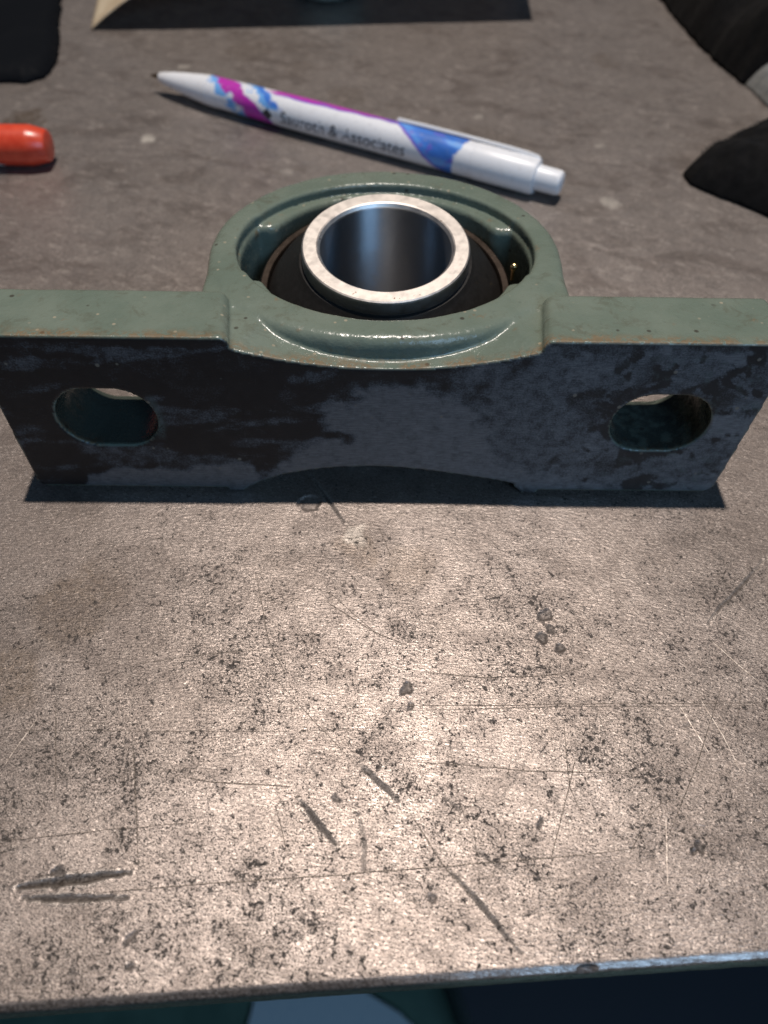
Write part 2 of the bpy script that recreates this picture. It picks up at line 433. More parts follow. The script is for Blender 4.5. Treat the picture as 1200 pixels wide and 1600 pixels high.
def housing_sdf(x, y, z):
    ax = np.abs(x)
    zk = np.clip(z / 48.2, 0, 1)
    end = np.where(x < 0, 93.0 + 1.8 * zk, 89.8 + 3.8 * zk)
    # feet: two thick pads
    xs_ = 35.6 + .14 * y
    cx = (end + xs_) / 2; hx = (end - xs_) / 2
    # rounded outline in x-z
    rr = 4.5
    qx = np.abs(ax - cx) - hx + rr * .55; qz = np.abs(z - ZC) - B / 2 + rr * .55
    foot = np.hypot(np.maximum(qx, 0), np.maximum(qz, 0)) + np.minimum(np.maximum(qx, qz), 0) - rr * .55
    foot = smax(foot, y - 20.0, 1.6)
    # web between the feet: top dips to the middle, underside arches
    top = 40.1 + .0040 * x * x + .03 * y + 1.1 * sstep(24, 34, np.abs(x)) * sstep(1, 10, y)
    top = np.minimum(top, 45.2)
    bot = np.interp(x, [-40, -36.5, -33, -27, -20, -13, -5, 2, 10, 18, 25, 31, 35, 36.6, 40], [-3, .2, 2.3, 5.0, 6.8, 7.9, 8.4, 8.3, 7.4, 6.0, 4.7, 3.5, 2.3, .2, -3]).astype(np.float32)
    web = smax(z - top, bot - z, 1.0)
    web = np.maximum(web, ax - 42.0)
    web = smax(web, y - 21.0, 2.0)
    base = smin(foot, web, .9)
    # barrel of the housing
    th = np.arctan2(y - HC, x)
    front = np.exp(-((th + np.pi / 2) / .62) ** 2)
    R = 46.7 - 4.0 * front
    r = np.hypot(x, y - HC)
    zz = z - ZC
    bulge = np.clip(1 - (zz / 30) ** 2, 0, 1) * .9
    bar = smax(r - R - bulge, zz - 21.9, 3.2)
    bar = smax(bar, -17.0 - zz, 3.0)
    # straight cheeks carrying the barrel down to the feet
    ck = smax(np.abs(x) - 46.3, zz - 21.3, 2.2)
    ck = smax(smax(ck, y - HC, .5), 17.0 - y, 1.0)
    ck = smax(ck, -17.0 - zz, 2.0)
    ck = np.maximum(ck, 19.0 - np.abs(x))
    bar = smin(bar, ck, 1.2)
    body = smin(base, bar, .9)
    # fill the corners between barrel and feet
    # opening
    ell = (np.hypot(x / 39.4, (y - HC - 1.0) / 35.6) - 1) * 37
    body = smax(body, -np.maximum(ell, 43.2 - z), 1.1)           # counterbore
    body = smax(body, -(r - 34.4), 1.8)
    body = np.maximum(body, -(np.sqrt(x * x + (y - HC) ** 2 + zz ** 2) - 37.2))
    sx = np.abs(x) - 39.6; sy = np.abs(y - HC - 1) - 13.5
    slot = np.maximum(np.hypot(np.maximum(sx + 4, 0), np.maximum(sy + 4, 0)) - 4 + np.minimum(np.maximum(sx + 4, sy + 4), 0), 19 - z)
    slot = np.maximum(slot, ell + .2)
    body = smax(body, -slot, 2.2)
    # bolt slots
    px = np.abs(x) - 68.8
    px = np.maximum(np.abs(px) - 3.3, 0)
    bolt = np.hypot(px, z - 24.2) - 9.1
    body = smax(body, -bolt, .35)
    # machined mounting face
    return np.maximum(body, -y)

def surface_nets(f, lo, hi, h):
    ax = [np.arange(a, b + h, h) for a, b in zip(lo, hi)]
    n = [len(a) for a in ax]
    D = np.empty(n, np.float32)
    yy, zz = np.meshgrid(ax[1], ax[2], indexing='ij')
    for i0 in range(0, n[0], 16):
        xx = ax[0][i0:i0 + 16]
        D[i0:i0 + 16] = f(xx[:, None, None].astype(np.float32), yy[None].astype(np.float32), zz[None].astype(np.float32))
    ins = D < 0
    c = [n[0] - 1, n[1] - 1, n[2] - 1]
    cnt = np.zeros(c, np.int8)
    for dx in (0, 1):
        for dy in (0, 1):
            for dz in (0, 1):
                cnt += ins[dx:dx + c[0], dy:dy + c[1], dz:dz + c[2]]
    act = np.argwhere((cnt > 0) & (cnt < 8))
    idx = np.full(c, -1, np.int32)
    idx[act[:, 0], act[:, 1], act[:, 2]] = np.arange(len(act))
    acc = np.zeros((len(act), 3)); num = np.zeros(len(act))
    corners = [(0, 0, 0), (1, 0, 0), (0, 1, 0), (1, 1, 0), (0, 0, 1), (1, 0, 1), (0, 1, 1), (1, 1, 1)]
    vals = [D[act[:, 0] + a, act[:, 1] + b, act[:, 2] + e] for a, b, e in corners]
    for i in range(8):
        for j in range(i + 1, 8):
            a, b = np.array(corners[i]), np.array(corners[j])
            if np.abs(a - b).sum() != 1:
                continue
            va, vb = vals[i], vals[j]
            k = (va < 0) != (vb < 0)
            t = va[k] / (va[k] - vb[k])
            acc[k] += a + (b - a) * t[:, None]; num[k] += 1
    V = (act + acc / num[:, None]) * h + np.array(lo)
    Fc = []
    for d in range(3):
        e1, e2 = (d + 1) % 3, (d + 2) % 3
        sl0 = [slice(None)] * 3; sl1 = [slice(None)] * 3
        sl0[d] = slice(0, -1); sl1[d] = slice(1, None)
        s0, s1 = ins[tuple(sl0)], ins[tuple(sl1)]
        E = np.argwhere(s0 != s1)
        ok = (E[:, e1] > 0) & (E[:, e2] > 0) & (E[:, e1] < c[e1]) & (E[:, e2] < c[e2])
        E = E[ok]
        q = []
        for (a, b) in ((-1, -1), (0, -1), (0, 0), (-1, 0)):
            g_ = E.copy(); g_[:, e1] += a; g_[:, e2] += b
            q.append(idx[g_[:, 0], g_[:, 1], g_[:, 2]])
        q = np.stack(q, 1)
        flip = ~s0[E[:, 0], E[:, 1], E[:, 2]]
        q[flip] = q[flip][:, ::-1]
        Fc.append(q)
    return V, np.concatenate(Fc)

def build_housing():
    V, Fc = surface_nets(housing_sdf, (-97, -1.15, 0 - 1.2), (95, 96, 50), .55)
    # settle vertices on the surface
    for _ in range(2):
        e = .12
        x, y, z = V.T
        d = housing_sdf(x, y, z)
        g_ = np.stack([housing_sdf(x + e, y, z) - housing_sdf(x - e, y, z), housing_sdf(x, y + e, z) - housing_sdf(x, y - e, z), housing_sdf(x, y, z + e) - housing_sdf(x, y, z - e)], 1) / (2 * e)
        g2 = (g_ ** 2).sum(1) + 1e-6
        V = V - np.clip(d / g2, -.4, .4)[:, None] * g_
    x, y, z = V.T
    ng = g_ / np.sqrt(g2)[:, None]
    face = sstep(.55, .25, y) * sstep(-.55, -.85, ng[:, 1])
    # cast skin: slightly uneven
    lump = vnoise(V, .18, 21, 3) * .14 + vnoise(V, .7, 22, 2) * .05
    V = V + ng * (lump * (1 - sstep(.9, .3, y)))[:, None]
    # wear along the machined edge
    rust = sstep(4.2, .3, y + 2 * vnoise(V, .25, 34, 3)) * (1 - face) * sstep(-.35, .2, vnoise(V, .16, 31, 3) + .15 * np.sign(z - 30))
    rust = np.maximum(rust, .8 * sstep(.42, .6, vnoise(V, .3, 33, 4)))
    # film of oil and grime on the machined face
    Pf = np.stack([x, z], 1)
    wp = Pf + np.stack([vnoise(Pf, .13, 41, 4), vnoise(Pf, .17, 42, 4)], 1) * np.array([8, 3.2])
    poly = np.array([(-12.8, 27.8), (-0.4, 35.5), (8.7, 35.5), (19.5, 27), (27, 15.5), (36, 6.3), (60, 1), (-36, 1), (-34.2, 4.1), (-19.9, 13.5), (-10.8, 17.2), (-16.2, 23.6)])
    def inside(P, pl):
        c = np.zeros(len(P), bool); j = len(pl) - 1; dm = np.full(len(P), 1e9)
        for i in range(len(pl)):
            a, b = pl[i], pl[j]
            cond = ((a[1] > P[:, 1]) != (b[1] > P[:, 1])) & (P[:, 0] < (b[0] - a[0]) * (P[:, 1] - a[1]) / (b[1] - a[1] + 1e-9) + a[0])
            c ^= cond
            t = np.clip(((P - a) @ (b - a)) / (((b - a) ** 2).sum()), 0, 1)
            dm = np.minimum(dm, np.linalg.norm(P - a - t[:, None] * (b - a), axis=1)); j = i
        return np.where(c, dm, -dm)
    clean = sstep(-3.4, 3.0, inside(wp, poly) + 2.6 * vnoise(np.stack([x * .55 + z * .3, z - .2 * x], 1), .5, 53, 4))
    strip = sstep(-1.6, 1.2, inside(wp, np.array([(-80, -2), (-80, 5), (-61, 6.4), (-35.4, 8.5), (-33, -2)])))
    clean = np.maximum(clean, strip * .9)
    # right side: thin blotchy film, lightened in streaks as painted-in sheen ; left side: thick dark film with wiped streaks
    str_ = vnoise(np.stack([x * .25 + z * .12, z - .12 * x], 1), .3, 44, 4)
    left = np.clip(.95 - .3 * sstep(.05, .4, str_) - .12 * sstep(.1, .3, vnoise(wp, .12, 49, 4)), .58, 1)
    right = .46 + .30 * sstep(.0, .5, vnoise(wp, .10, 45, 4)) + .45 * sstep(.12, .3, vnoise(wp, .28, 46, 4)) * sstep(30, 60, x) - .34 * sstep(.05, .35, vnoise(np.stack([x * .6 + z, z - x * .5], 1), .12, 52, 4)) * sstep(36, 60, x)
    k = sstep(8, 24, wp[:, 0] + (wp[:, 1] - 24) * .1)
    grime_sheen = left * (1 - k) + right * k
    topband = sstep(0, 3.0, wp[:, 1] - (np.where(np.abs(x) < 36, 36.5 + .004 * x * x, 44.0)))
    grime_sheen = np.maximum(grime_sheen, topband * (.95 - .3 * k))
    dkp = sstep(-.3, .6, inside(wp, np.array([(53, 35.5), (63.5, 37), (64, 32.6), (55, 29)])))
    grime_sheen = np.maximum(grime_sheen, dkp * .8)
    grime_sheen = np.clip(grime_sheen * (1 - clean * .93), 0, 1)
    grime_sheen = np.maximum(grime_sheen, .7 * topband * (1 - k))
    # paint mist left round the slots
    bd = np.hypot(np.maximum(np.abs(np.abs(x) - 68.8) - 3.3, 0), z - 24.2) - 9.1
    green = sstep(2.6, .3, bd + 1.2 * vnoise(Pf, .4, 47, 3)) * sstep(-58.5, -55.0, x) * sstep(0, -10, x) * .9
    green = np.maximum(green, .35 * sstep(.25, .5, vnoise(Pf, .5, 48, 3)) * sstep(48, 70, x))
    me = mesh('housing', V + OFF, Fc)
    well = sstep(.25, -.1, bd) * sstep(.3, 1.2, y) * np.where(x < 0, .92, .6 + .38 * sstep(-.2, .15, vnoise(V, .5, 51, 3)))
    attr(me, 'well', well); attr(me, 'face', face); attr(me, 'rust', rust); attr(me, 'grime_sheen', grime_sheen); attr(me, 'mist', green)
    return me

def housing_material():
    m = NT('grey_green_cast_iron')
    v = m.units()
    face = m.attr('face')
    # paint
    t1 = m.noise(v, .06, 5, .6); t2 = m.noise(v, .9, 4, .6)
    paint = m.mix(m.ramp(t1, .3, .7), C(.142, .178, .142), C(.180, .213, .172))
    paint = m.mix(m.ramp(t2, .55, .8, 0, .5), paint, C(.10, .125, .10))
    sp = m.voro(v, .42); spc = m.n('ShaderNodeSeparateColor'); m.l(sp.outputs['Color'], spc.inputs[0])
    speck = m.math('MULTIPLY', m.ramp(sp.outputs['Distance'], .22, .12), m.ramp(spc.outputs[0], .80, .9))
    paint = m.mix(m.math('MULTIPLY', speck, .7), paint, C(.42, .36, .26))
    spd = m.voro(v, .27); spc2 = m.n('ShaderNodeSeparateColor'); m.l(spd.outputs['Color'], spc2.inputs[0])
    speck2 = m.math('MULTIPLY', m.ramp(spd.outputs['Distance'], .2, .1), m.ramp(spc2.outputs[1], .82, .9))
    paint = m.mix(m.math('MULTIPLY', speck2, .8), paint, C(.05, .04, .03))
    dirt = m.math('MULTIPLY', m.ramp(m.noise(v, .14, 6, .75, .5), .52, .68), .45)
    paint = m.mix(dirt, paint, C(.10, .095, .065))
    rust = m.math('MULTIPLY', m.attr('rust'), m.ramp(m.noise(v, .8, 5, .65), .40, .52))
    rcol = m.mix(m.noise(v, 1.3, 4), C(.26, .13, .035), C(.11, .06, .025))
    paint = m.mix(m.math('MULTIPLY', rust, .65), paint, rcol)
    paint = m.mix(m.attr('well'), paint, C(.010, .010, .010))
    # machined face
    brush = m.noise(m.units(1, (.25, 1, 3.0)), 1.2, 4, .7)
    f1 = m.noise(v, .35, 6, .7); f2 = m.noise(v, 2.2, 3, .6)
    metal = m.mix(m.ramp(brush, .3, .7), C(.145, .16, .178), C(.25, .272, .295))
    metal = m.mix(m.ramp(f1, .45, .75, 0, .55), metal, C(.085, .082, .082))
    gr = m.math('ADD', m.attr('grime_sheen'), m.ramp(f1, .3, .75, -.12, .16))
    fh = None
    for sx_, sz_, ra in ((.05, 1.8, .35), (.05, 1.5, -.5), (.04, 2.2, .06)):
        tcc = m.n('ShaderNodeMapping'); tcc.inputs['Rotation'].default_value = (0, ra, 0)
        tb_ = m.n('ShaderNodeMapping'); tb_.inputs['Scale'].default_value = (sx_, .2, sz_)
        m.l(v, tcc.inputs['Vector']); m.l(tcc.outputs[0], tb_.inputs['Vector'])
        k_ = m.ramp(m.math('ABSOLUTE', m.math('SUBTRACT', m.noise(tb_.outputs[0], 1.0, 2, .5), .5)), .014, .002)
        fh = k_ if fh is None else m.math('MAXIMUM', fh, k_)
    fh = m.math('MULTIPLY', fh, m.ramp(m.noise(v, .11, 3), .48, .62))
    gr = m.math('SUBTRACT', gr, m.math('MULTIPLY', fh, .16))
    gr = m.math('ADD', gr, m.ramp(f2, .35, .65, -.10, .10))
    film = m.mix(m.noise(v, .25, 4), C(.010, .0085, .0085), C(.026, .021, .020))
    fc = m.mix(m.ramp(gr, .12, .85), metal, film)
    pn = m.math('MULTIPLY', m.attr('mist'), m.ramp(f2, .42, .52))
    fc = m.mix(m.math('MULTIPLY', pn, .85), fc, C(.13, .18, .165))
    sp3 = m.math('MULTIPLY', m.ramp(spd.outputs['Distance'], .17, .09), m.ramp(spc2.outputs[2], .8, .86))
    fc = m.mix(m.math('MULTIPLY', sp3, .6), fc, C(.30, .26, .2))
    colr = m.mix(face, paint, fc)
    ro_p = m.math('ADD', m.ramp(t2, .3, .7, .17, .30), m.math('MULTIPLY', rust, .35))
    ro_f = m.math('ADD', m.ramp(gr, .1, .8, .50, .40), m.ramp(f1, .3, .7, -.06, .08))
    ro = m.math('ADD', m.math('MULTIPLY', ro_p, m.math('SUBTRACT', 1.0, face)), m.math('MULTIPLY', ro_f, face))
    met = m.math('MULTIPLY', face, m.ramp(gr, .15, .8, .75, .1))
    hp = m.math('ADD', m.math('MULTIPLY', m.noise(v, .55, 3, .5), .9), m.math('MULTIPLY', t2, .45))
    hp = m.math('ADD', hp, m.math('MULTIPLY', rust, .25))
    hf = m.math('ADD', m.math('MULTIPLY', brush, .22), m.math('MULTIPLY', f1, .35))
    h = m.math('ADD', m.math('MULTIPLY', hp, m.math('SUBTRACT', 1.0, face)), m.math('MULTIPLY', hf, face))
    return m.set(Base_Color=colr, Roughness=ro, Metallic=met, Normal=m.bump(h, .5, .35))

link('housing', build_housing(), housing_material(), block)

# ---- insert bearing, tilted about the seat centre
MB = Matrix.Translation(Vector((0, HC - 20.0, ZC))) @ Matrix.Rotation(BT, 4, 'X')

def steel(name, color, rough, aniso=0.0, detail=1.0):
    m = NT(name)
    v = m.units()
    a = m.noise(m.units(1, (5.0, .12, 1), .5), 1.0, 4, .7)
    b = m.noise(v, .4, 5, .65)
    c = m.mix(m.ramp(a, .3, .7, 0, detail), color, tuple(k * .72 for k in color[:3]) + (1,))
    c = m.mix(m.ramp(b, .64, .74, 0, .55 * detail), c, C(.24, .13, .07))
    r = m.math('ADD', m.ramp(b, .3, .7, rough - .04, rough + .06), m.ramp(a, .3, .7, -.03, .03))
    if detail == .25:
        c = m.mix(m.ramp(m.noise(v, .33, 4, .7), .66, .70, 0, .75), c, C(.20, .10, .045))
    m.set(Base_Color=c, Roughness=r, Metallic=1.0, Normal=m.bump(a, .25 * detail, .08))
    if aniso:
        tg = m.n('ShaderNodeTangent', direction_type='RADIAL', axis='Z')
        m.l(tg.outputs[0], m.p.inputs['Tangent'])
        m.p.inputs['Anisotropic'].default_value = aniso
        m.p.inputs['Anisotropic Rotation'].default_value = .25
    return m.mat

mat_ringtop = steel('ground_ring_steel', C(.95, .88, .82), .47, 0, .25)
mat_ringside = steel('dark_ring_steel', C(.50, .50, .52), .36, 0, .4)
mat_bore = steel('honed_bore_steel', C(.40, .42, .45), .44, .93, .12)
seal_m = NT('black_rubber_seal')
seal_m.set(Base_Color=seal_m.mix(seal_m.noise(seal_m.units(), .8, 5, .7), C(.008, .007, .007), C(.020, .018, .017)), Roughness=seal_m.ramp(seal_m.noise(seal_m.units(), .6, 4), .3, .7, .38, .55), Specular_IOR_Level=.4, Normal=seal_m.bump(seal_m.noise(seal_m.units(), 2.5, 3), .3, .15))
outer_m = steel('brown_outer_ring_steel', C(.085, .066, .054), .42, 0, .6)

TOP, BOT = 24.4, -19.0
V, Fc = lathe([(22.2, BOT), (22.35, TOP - .8), (22.1, TOP - .25)], 192, MB)
ring = link('inner_ring', mesh('inner_ring', V, Fc, True), mat_ringside, block)
V, Fc = lathe([(22.1, TOP - .25), (21.75, TOP), (18.35, TOP), (18.0, TOP - .2), (17.45, TOP - 1.0)], 192, MB)
link('ring_face', mesh('ring_face', V, Fc, True, 20), mat_ringtop, ring)
# the bore keeps its own frame so that its turning marks run round the axis
V, Fc = lathe([(17.45, TOP - 1.0), (17.25, TOP - 1.35), (17.2, 0), (17.2, BOT + .8), (18.2, BOT), (22.2, BOT)], 192)
bore = link('bore', mesh('bore', V, Fc, True, 30), mat_bore, ring)
bore.matrix_local = Matrix.LocRotScale(MB.translation * S, MB.to_quaternion(), None)
V, Fc = lathe([(22.2, 20.4), (23.1, 20.2), (23.6, 19.5), (24.2, 18.6), (29.4, 14.6), (30.2, 13.4), (31.2, 11.8), (31.9, 10.7), (32.2, 10.0)], 160, MB)
link('seal', mesh('seal', V, Fc, True, 40), seal_m.mat, block)
V, Fc = lathe([(32.2, 9.6), (32.4, 11.0), (32.7, 11.3), (34.3, 11.3), (34.9, 10.7), (36.0, 8.0), (37.0, 0), (36.0, -8), (34.6, -11.2), (22, -11.2)], 160, MB)
link('outer_ring', mesh('outer_ring', V, Fc, True, 40), outer_m, block)
brass = NT('brass_ball'); brass.set(Base_Color=C(.75, .55, .28), Roughness=.25, Metallic=1.0)
V, Fc = lathe([(.001, 1.1), (.55, .95), (.95, .55), (1.1, 0), (.95, -.55), (.5, -1.1), (.5, -4.0)], 24, Matrix.Translation(Vector((35.4, 46.6 - 20, 40.0))))
link('locking_ball', mesh('locking_ball', V, Fc), brass.mat, block)

# ================================================================== PEN
def frame_to(a, b):
    a, b = Vector(a), Vector(b)
    d = (b - a); L = d.length; d.normalize()
    side = Vector((0, 0, 1)); side = (side - d * side.dot(d)).normalized()      # up
    toc = d.cross(side)
    if toc.y > 0:
        toc = -toc                                                       # towards the camera
    return a, d, side, toc, L

PA, PD, PUP, PCA, PL = frame_to((-101.7, 215.2, 6.9), (71.2, 127.9, 6.9))
pen = empty('ballpoint_pen', tuple(PA))
tag(pen, 'white click pen printed with blue and magenta swirls lying behind the bearing', 'pen')

PR = 6.9 / 8.5
def pen_pt(s, th, r):
    r = r * PR
    return PD * s + (PUP * math.cos(th) + PCA * math.sin(th)) * r

def pen_lathe(profile, n=64):
    p = np.array(profile, float); p[:, 1] *= PR; t = np.linspace(0, 2 * np.pi, n, endpoint=False)
    D, U, Cc = np.array(PD), np.array(PUP), np.array(PCA)
    V = p[:, None, 0:1] * D + p[:, None, 1:2] * (np.cos(t)[None, :, None] * U + np.sin(t)[None, :, None] * Cc)
    return V.reshape(-1, 3), grid_faces(n, len(p), True), np.repeat(p[:, 0], n), np.tile(t, len(p))

white = NT('white_plastic')
wn = white.noise(white.units(), .35, 5, .65)
white.set(Base_Color=white.mix(white.ramp(wn, .5, .8, 0, .5), C(.80, .81, .84), C(.60, .58, .57)), Roughness=.36, Normal=white.bump(white.noise(white.units(), .5, 3), .08, .2))
printm = NT('printed_barrel')
pw_ = printm.noise(printm.units(), .5, 5, .7)
printm.set(Base_Color=printm.mix(printm.ramp(pw_, .52, .72, 0, .35), printm.attr('print', 'Color'), C(.34, .32, .34)), Roughness=.34)
brown = NT('pen_tip_metal'); brown.set(Base_Color=C(.22, .15, .09), Roughness=.35, Metallic=.9)
ink = NT('black_ink'); ink.set(Base_Color=C(.05, .05, .06), Roughness=.5)

def pen_part(name, prof, mat, parent=pen, n=64, sharp=35):
    V, Fc, s, t = pen_lathe(prof, n)
    return link(name, mesh(name, V, Fc, True, sharp), mat, parent)

pen_part('tip', [(-5.0, .01), (-4.8, .55), (-3.2, 1.0), (-.6, 1.5), (0, 1.9), (2.5, 1.9)], brown.mat)
pen_part('nose_cone', [(.3, 1.6), (.2, 2.3), (.8, 2.8), (8, 4.5), (16, 5.9), (24, 7.1), (28.6, 7.6), (28.7, 7.3), (29.4, 7.3)], white.mat)
# printed barrel
n_s = 420
prof = [(28.9, 7.3), (28.95, 7.65)] + [(s, 7.65 + .65 * float(sstep(29, 80, np.array(s)))) for s in np.linspace(29.1, 155.5, n_s)]
V, Fc, s_, t_ = pen_lathe(prof, 144)
tw = np.where(t_ > np.pi, t_ - 2 * np.pi, t_)       # -pi..pi, 0 up, + towards the camera
Pn = np.stack([s_, tw * 8.0], 1)
w1 = vnoise(Pn, .16, 61, 4); w2 = vnoise(Pn, .45, 62, 3); w3 = vnoise(np.stack([s_ * .3 - tw * 3, tw * 8], 1), .3, 63, 4)
white_c = np.array((.80, .81, .845)); blue = np.array((.055, .20, .68)); sky = np.array((.16, .42, .85)); mag = np.array((.50, .035, .42)); vio = np.array((.22, .10, .55))
rgb = np.tile(white_c, (len(s_), 1))
def lay(mask, colr):
    global rgb
    mk_ = np.clip(mask, 0, 1)[:, None]
    rgb = rgb * (1 - mk_) + np.asarray(colr) * mk_
sd = s_ + w1 * 4.0 + w2 * 2.2 + w3 * 2.5
dg = sd - tw * 8.0                                   # diagonal coordinate
lay(sstep(24.4, 25.4, dg) * sstep(36.0, 34.0, dg + w2 * 3) * sstep(-1.2, -.4, w1 * 3), sky)
lay(sstep(36.2, 37.4, dg - w1 * 2) * sstep(44.5, 43, dg), blue)
lay(sstep(31.4, 33.4, dg + w1 * 2) * sstep(44.5, 42.5, dg - w2 * 2), mag)
lay(sstep(48.5, 49.5, dg + w2 * 3) * sstep(58.5, 57, dg - w1 * 5) * sstep(1.35, 1.15, tw + w1 * .2), sky)
lay(sstep(53, 54, dg - w2) * sstep(60, 58, dg) * sstep(1.2, 1.0, tw + w1 * .2), blue)
# band along the upper back of the barrel
edge = .18 - .25 * sstep(70, 130, s_) + w1 * .10
lay(sstep(edge + .16, edge + .05, tw) * sstep(62, 68, sd) * sstep(126, 122, sd), vio)
lay(sstep(edge + .02, edge - .12, tw) * sstep(60, 66, sd) * sstep(118, 108, sd) * sstep(-.5, .1, w3 + .3), mag)
# big blue patch near the clip
bstart = 119 + 9.5 * np.clip(tw + .1, 0, 3) + w2 * .8
lay(sstep(-.7, .4, s_ - bstart) * sstep(-2.2, -1.2, tw), vio)
lay(sstep(.8, 2.0, s_ - bstart) * sstep(-2.2, -1.2, tw), blue * (1 + .5 * w3[:, None]))
lay(sstep(.05, .3, w3) * sstep(1.5, 3, s_ - bstart) * .7, sky)
lay(sstep(.3, .45, vnoise(Pn, .25, 66, 3)) * sstep(1.5, 4, s_ - bstart) * .5, vio)
lay(sstep(149.5, 150.8, s_ + w1 * 5 + w2 * 2 + 1.2 * tw), white_c)
me = mesh('barrel', V, Fc, True, 50)
attr_col(me, 'print', rgb)
barrel = link('barrel', me, printm.mat, pen)
pen_part('collar', [(155.5, 8.25), (155.6, 8.45), (157, 8.5), (180.2, 8.3), (181.4, 7.7), (181.6, 6.0)], white.mat)
pen_part('push_button', [(181.0, 5.9), (190.2, 5.7), (191.2, 5.2), (191.7, 4.2), (191.8, .01)], white.mat)
# clip: a flat tongue standing off the barrel, on its far upper side
cl_v, cl_f = [], []
CT = -.62
sec = [(118.5, 1.6, 8.5, 9.6), (119.3, 2.6, 8.3, 10.0), (130, 2.9, 8.5, 10.1), (150, 3.2, 8.6, 10.1), (168, 3.4, 8.2, 10.0), (176, 3.4, 7.6, 9.7), (180.0, 3.2, 7.4, 9.2), (181.0, 2.6, 7.2, 8.4)]
upv = (PUP * math.cos(CT) + PCA * math.sin(CT)); sdv = upv.cross(PD)
for s, hw, r0, r1 in sec:
    for u, r in ((-hw, r0), (hw, r0), (hw, r1 - .5), (hw - .6, r1), (-hw + .6, r1), (-hw, r1 - .5)):
        cl_v.append(tuple(PD * s + upv * r * PR + sdv * u * PR))
for i in range(len(sec) - 1):
    for k in range(6):
        a = i * 6 + k; b = i * 6 + (k + 1) % 6
        cl_f.append((a, b, b + 6, a + 6))
cl_f += [tuple(range(5, -1, -1)), tuple(range((len(sec) - 1) * 6, len(sec) * 6))]
link('clip', mesh('clip', cl_v, cl_f, True, 40), white.mat, pen)

# lettering wrapped on the barrel
def wrapped(name, V, Fc, s0, th0, r, mat):
    out = []
    for (x, y) in V:
        out.append(tuple(pen_pt(s0 + x, th0 - y / (r * PR), r + .17)))
    return link(name, mesh(name, out, Fc, False), mat, barrel)

cu = bpy.data.curves.new('lettering', 'FONT')
cu.body = 'Sauroth & Associates'
cu.size = 7.0; cu.resolution_u = 4; cu.shear = .12; cu.space_character = 1.0
tmp = bpy.data.objects.new('lettering_curve', cu); col.objects.link(tmp)
dg_ = bpy.context.evaluated_depsgraph_get()
tm = tmp.evaluated_get(dg_).to_mesh()
tv = [(v.co.x, v.co.y) for v in tm.vertices]; tf = [tuple(p.vertices) for p in tm.polygons]
tmp.evaluated_get(dg_).to_mesh_clear()
bpy.data.objects.remove(tmp); bpy.data.curves.remove(cu)
wd = max(a for a, b in tv) - min(a for a, b in tv); x0 = min(a for a, b in tv)
k_ = 59.0 / wd
wrapped('lettering', [((a - x0) * k_, b) for a, b in tv], tf, 68.0, 1.88, 8.3, ink.mat)
dv = [((i + j - 6) * .42, (i - j) * .42) for j in range(7) for i in range(7)]
wrapped('diamond_logo', dv, [tuple(f) for f in grid_faces(7, 7).tolist()], 61.5, 1.58, 8.15, ink.mat)

# ================================================================== RED MARKER
red = NT('red_plastic')
rn = red.noise(red.units(), .3, 4)
red.set(Base_Color=red.mix(red.ramp(rn, .3, .7), C(.62, .055, .025), C(.72, .085, .04)), Roughness=.3)
ma = empty('red_marker', (-220, 150, 0), (0, 0, math.radians(.5)))
tag(ma, 'red plastic marker end poking in at the left edge behind the bearing', 'marker')
def x_lathe(prof, n, zc, phase=0.0, xoff=0.0):
    p = np.array(prof, float); t = np.linspace(0, 2 * np.pi, n, endpoint=False) + phase
    V = np.stack([np.repeat(p[:, :1], n, 1) + xoff, p[:, 1:2] * np.cos(t), zc + p[:, 1:2] * np.sin(t)], -1)
    return V.reshape(-1, 3), grid_faces(n, len(p), True)
V, Fc = x_lathe([(0, 7.6), (78.6, 7.6), (79.3, 7.5), (84.9, 6.0), (85.6, 5.5), (85.9, 4.8), (85.9, 0.01)], 48, 7.6, .2)
cap = link('cap', mesh('cap', V, Fc, True, 30), red.mat, ma)
grey = NT('grey_print'); grey.set(Base_Color=C(.55, .55, .56), Roughness=.5)
lv, lf = [], []
for i in range(13):
    for j in range(7):
        s = 40 + 28.5 * i / 12; th = math.radians(-58 + 30 * j / 6)
        rr = 7.66
        lv.append((s - (1.5 * abs(j - 3) if i == 12 else 0), -rr * math.cos(th), 7.6 + rr * math.sin(th)))
lf = grid_faces(7, 13)
link('printed_label', mesh('printed_label', lv, lf), grey.mat, cap)
V, Fc = x_lathe([(-60, 6.0), (-.2, 6.6), (0, 7.6)], 48, 7.6)
link('marker_barrel', mesh('marker_barrel', V, Fc, True, 30), red.mat, ma)

# ================================================================== SOFT THINGS AT THE EDGES OF THE BENCH
def poly_dist(P, pl):
    c = np.zeros(len(P), bool); j = len(pl) - 1; dm = np.full(len(P), 1e9)
    for i in range(len(pl)):
        a, b = pl[i], pl[j]
        cond = ((a[1] > P[:, 1]) != (b[1] > P[:, 1])) & (P[:, 0] < (b[0] - a[0]) * (P[:, 1] - a[1]) / (b[1] - a[1] + 1e-9) + a[0])
        c ^= cond
        t = np.clip(((P - a) @ (b - a)) / (((b - a) ** 2).sum()), 0, 1)
        dm = np.minimum(dm, np.linalg.norm(P - a - t[:, None] * (b - a), axis=1)); j = i
    return np.where(c, dm, -dm)

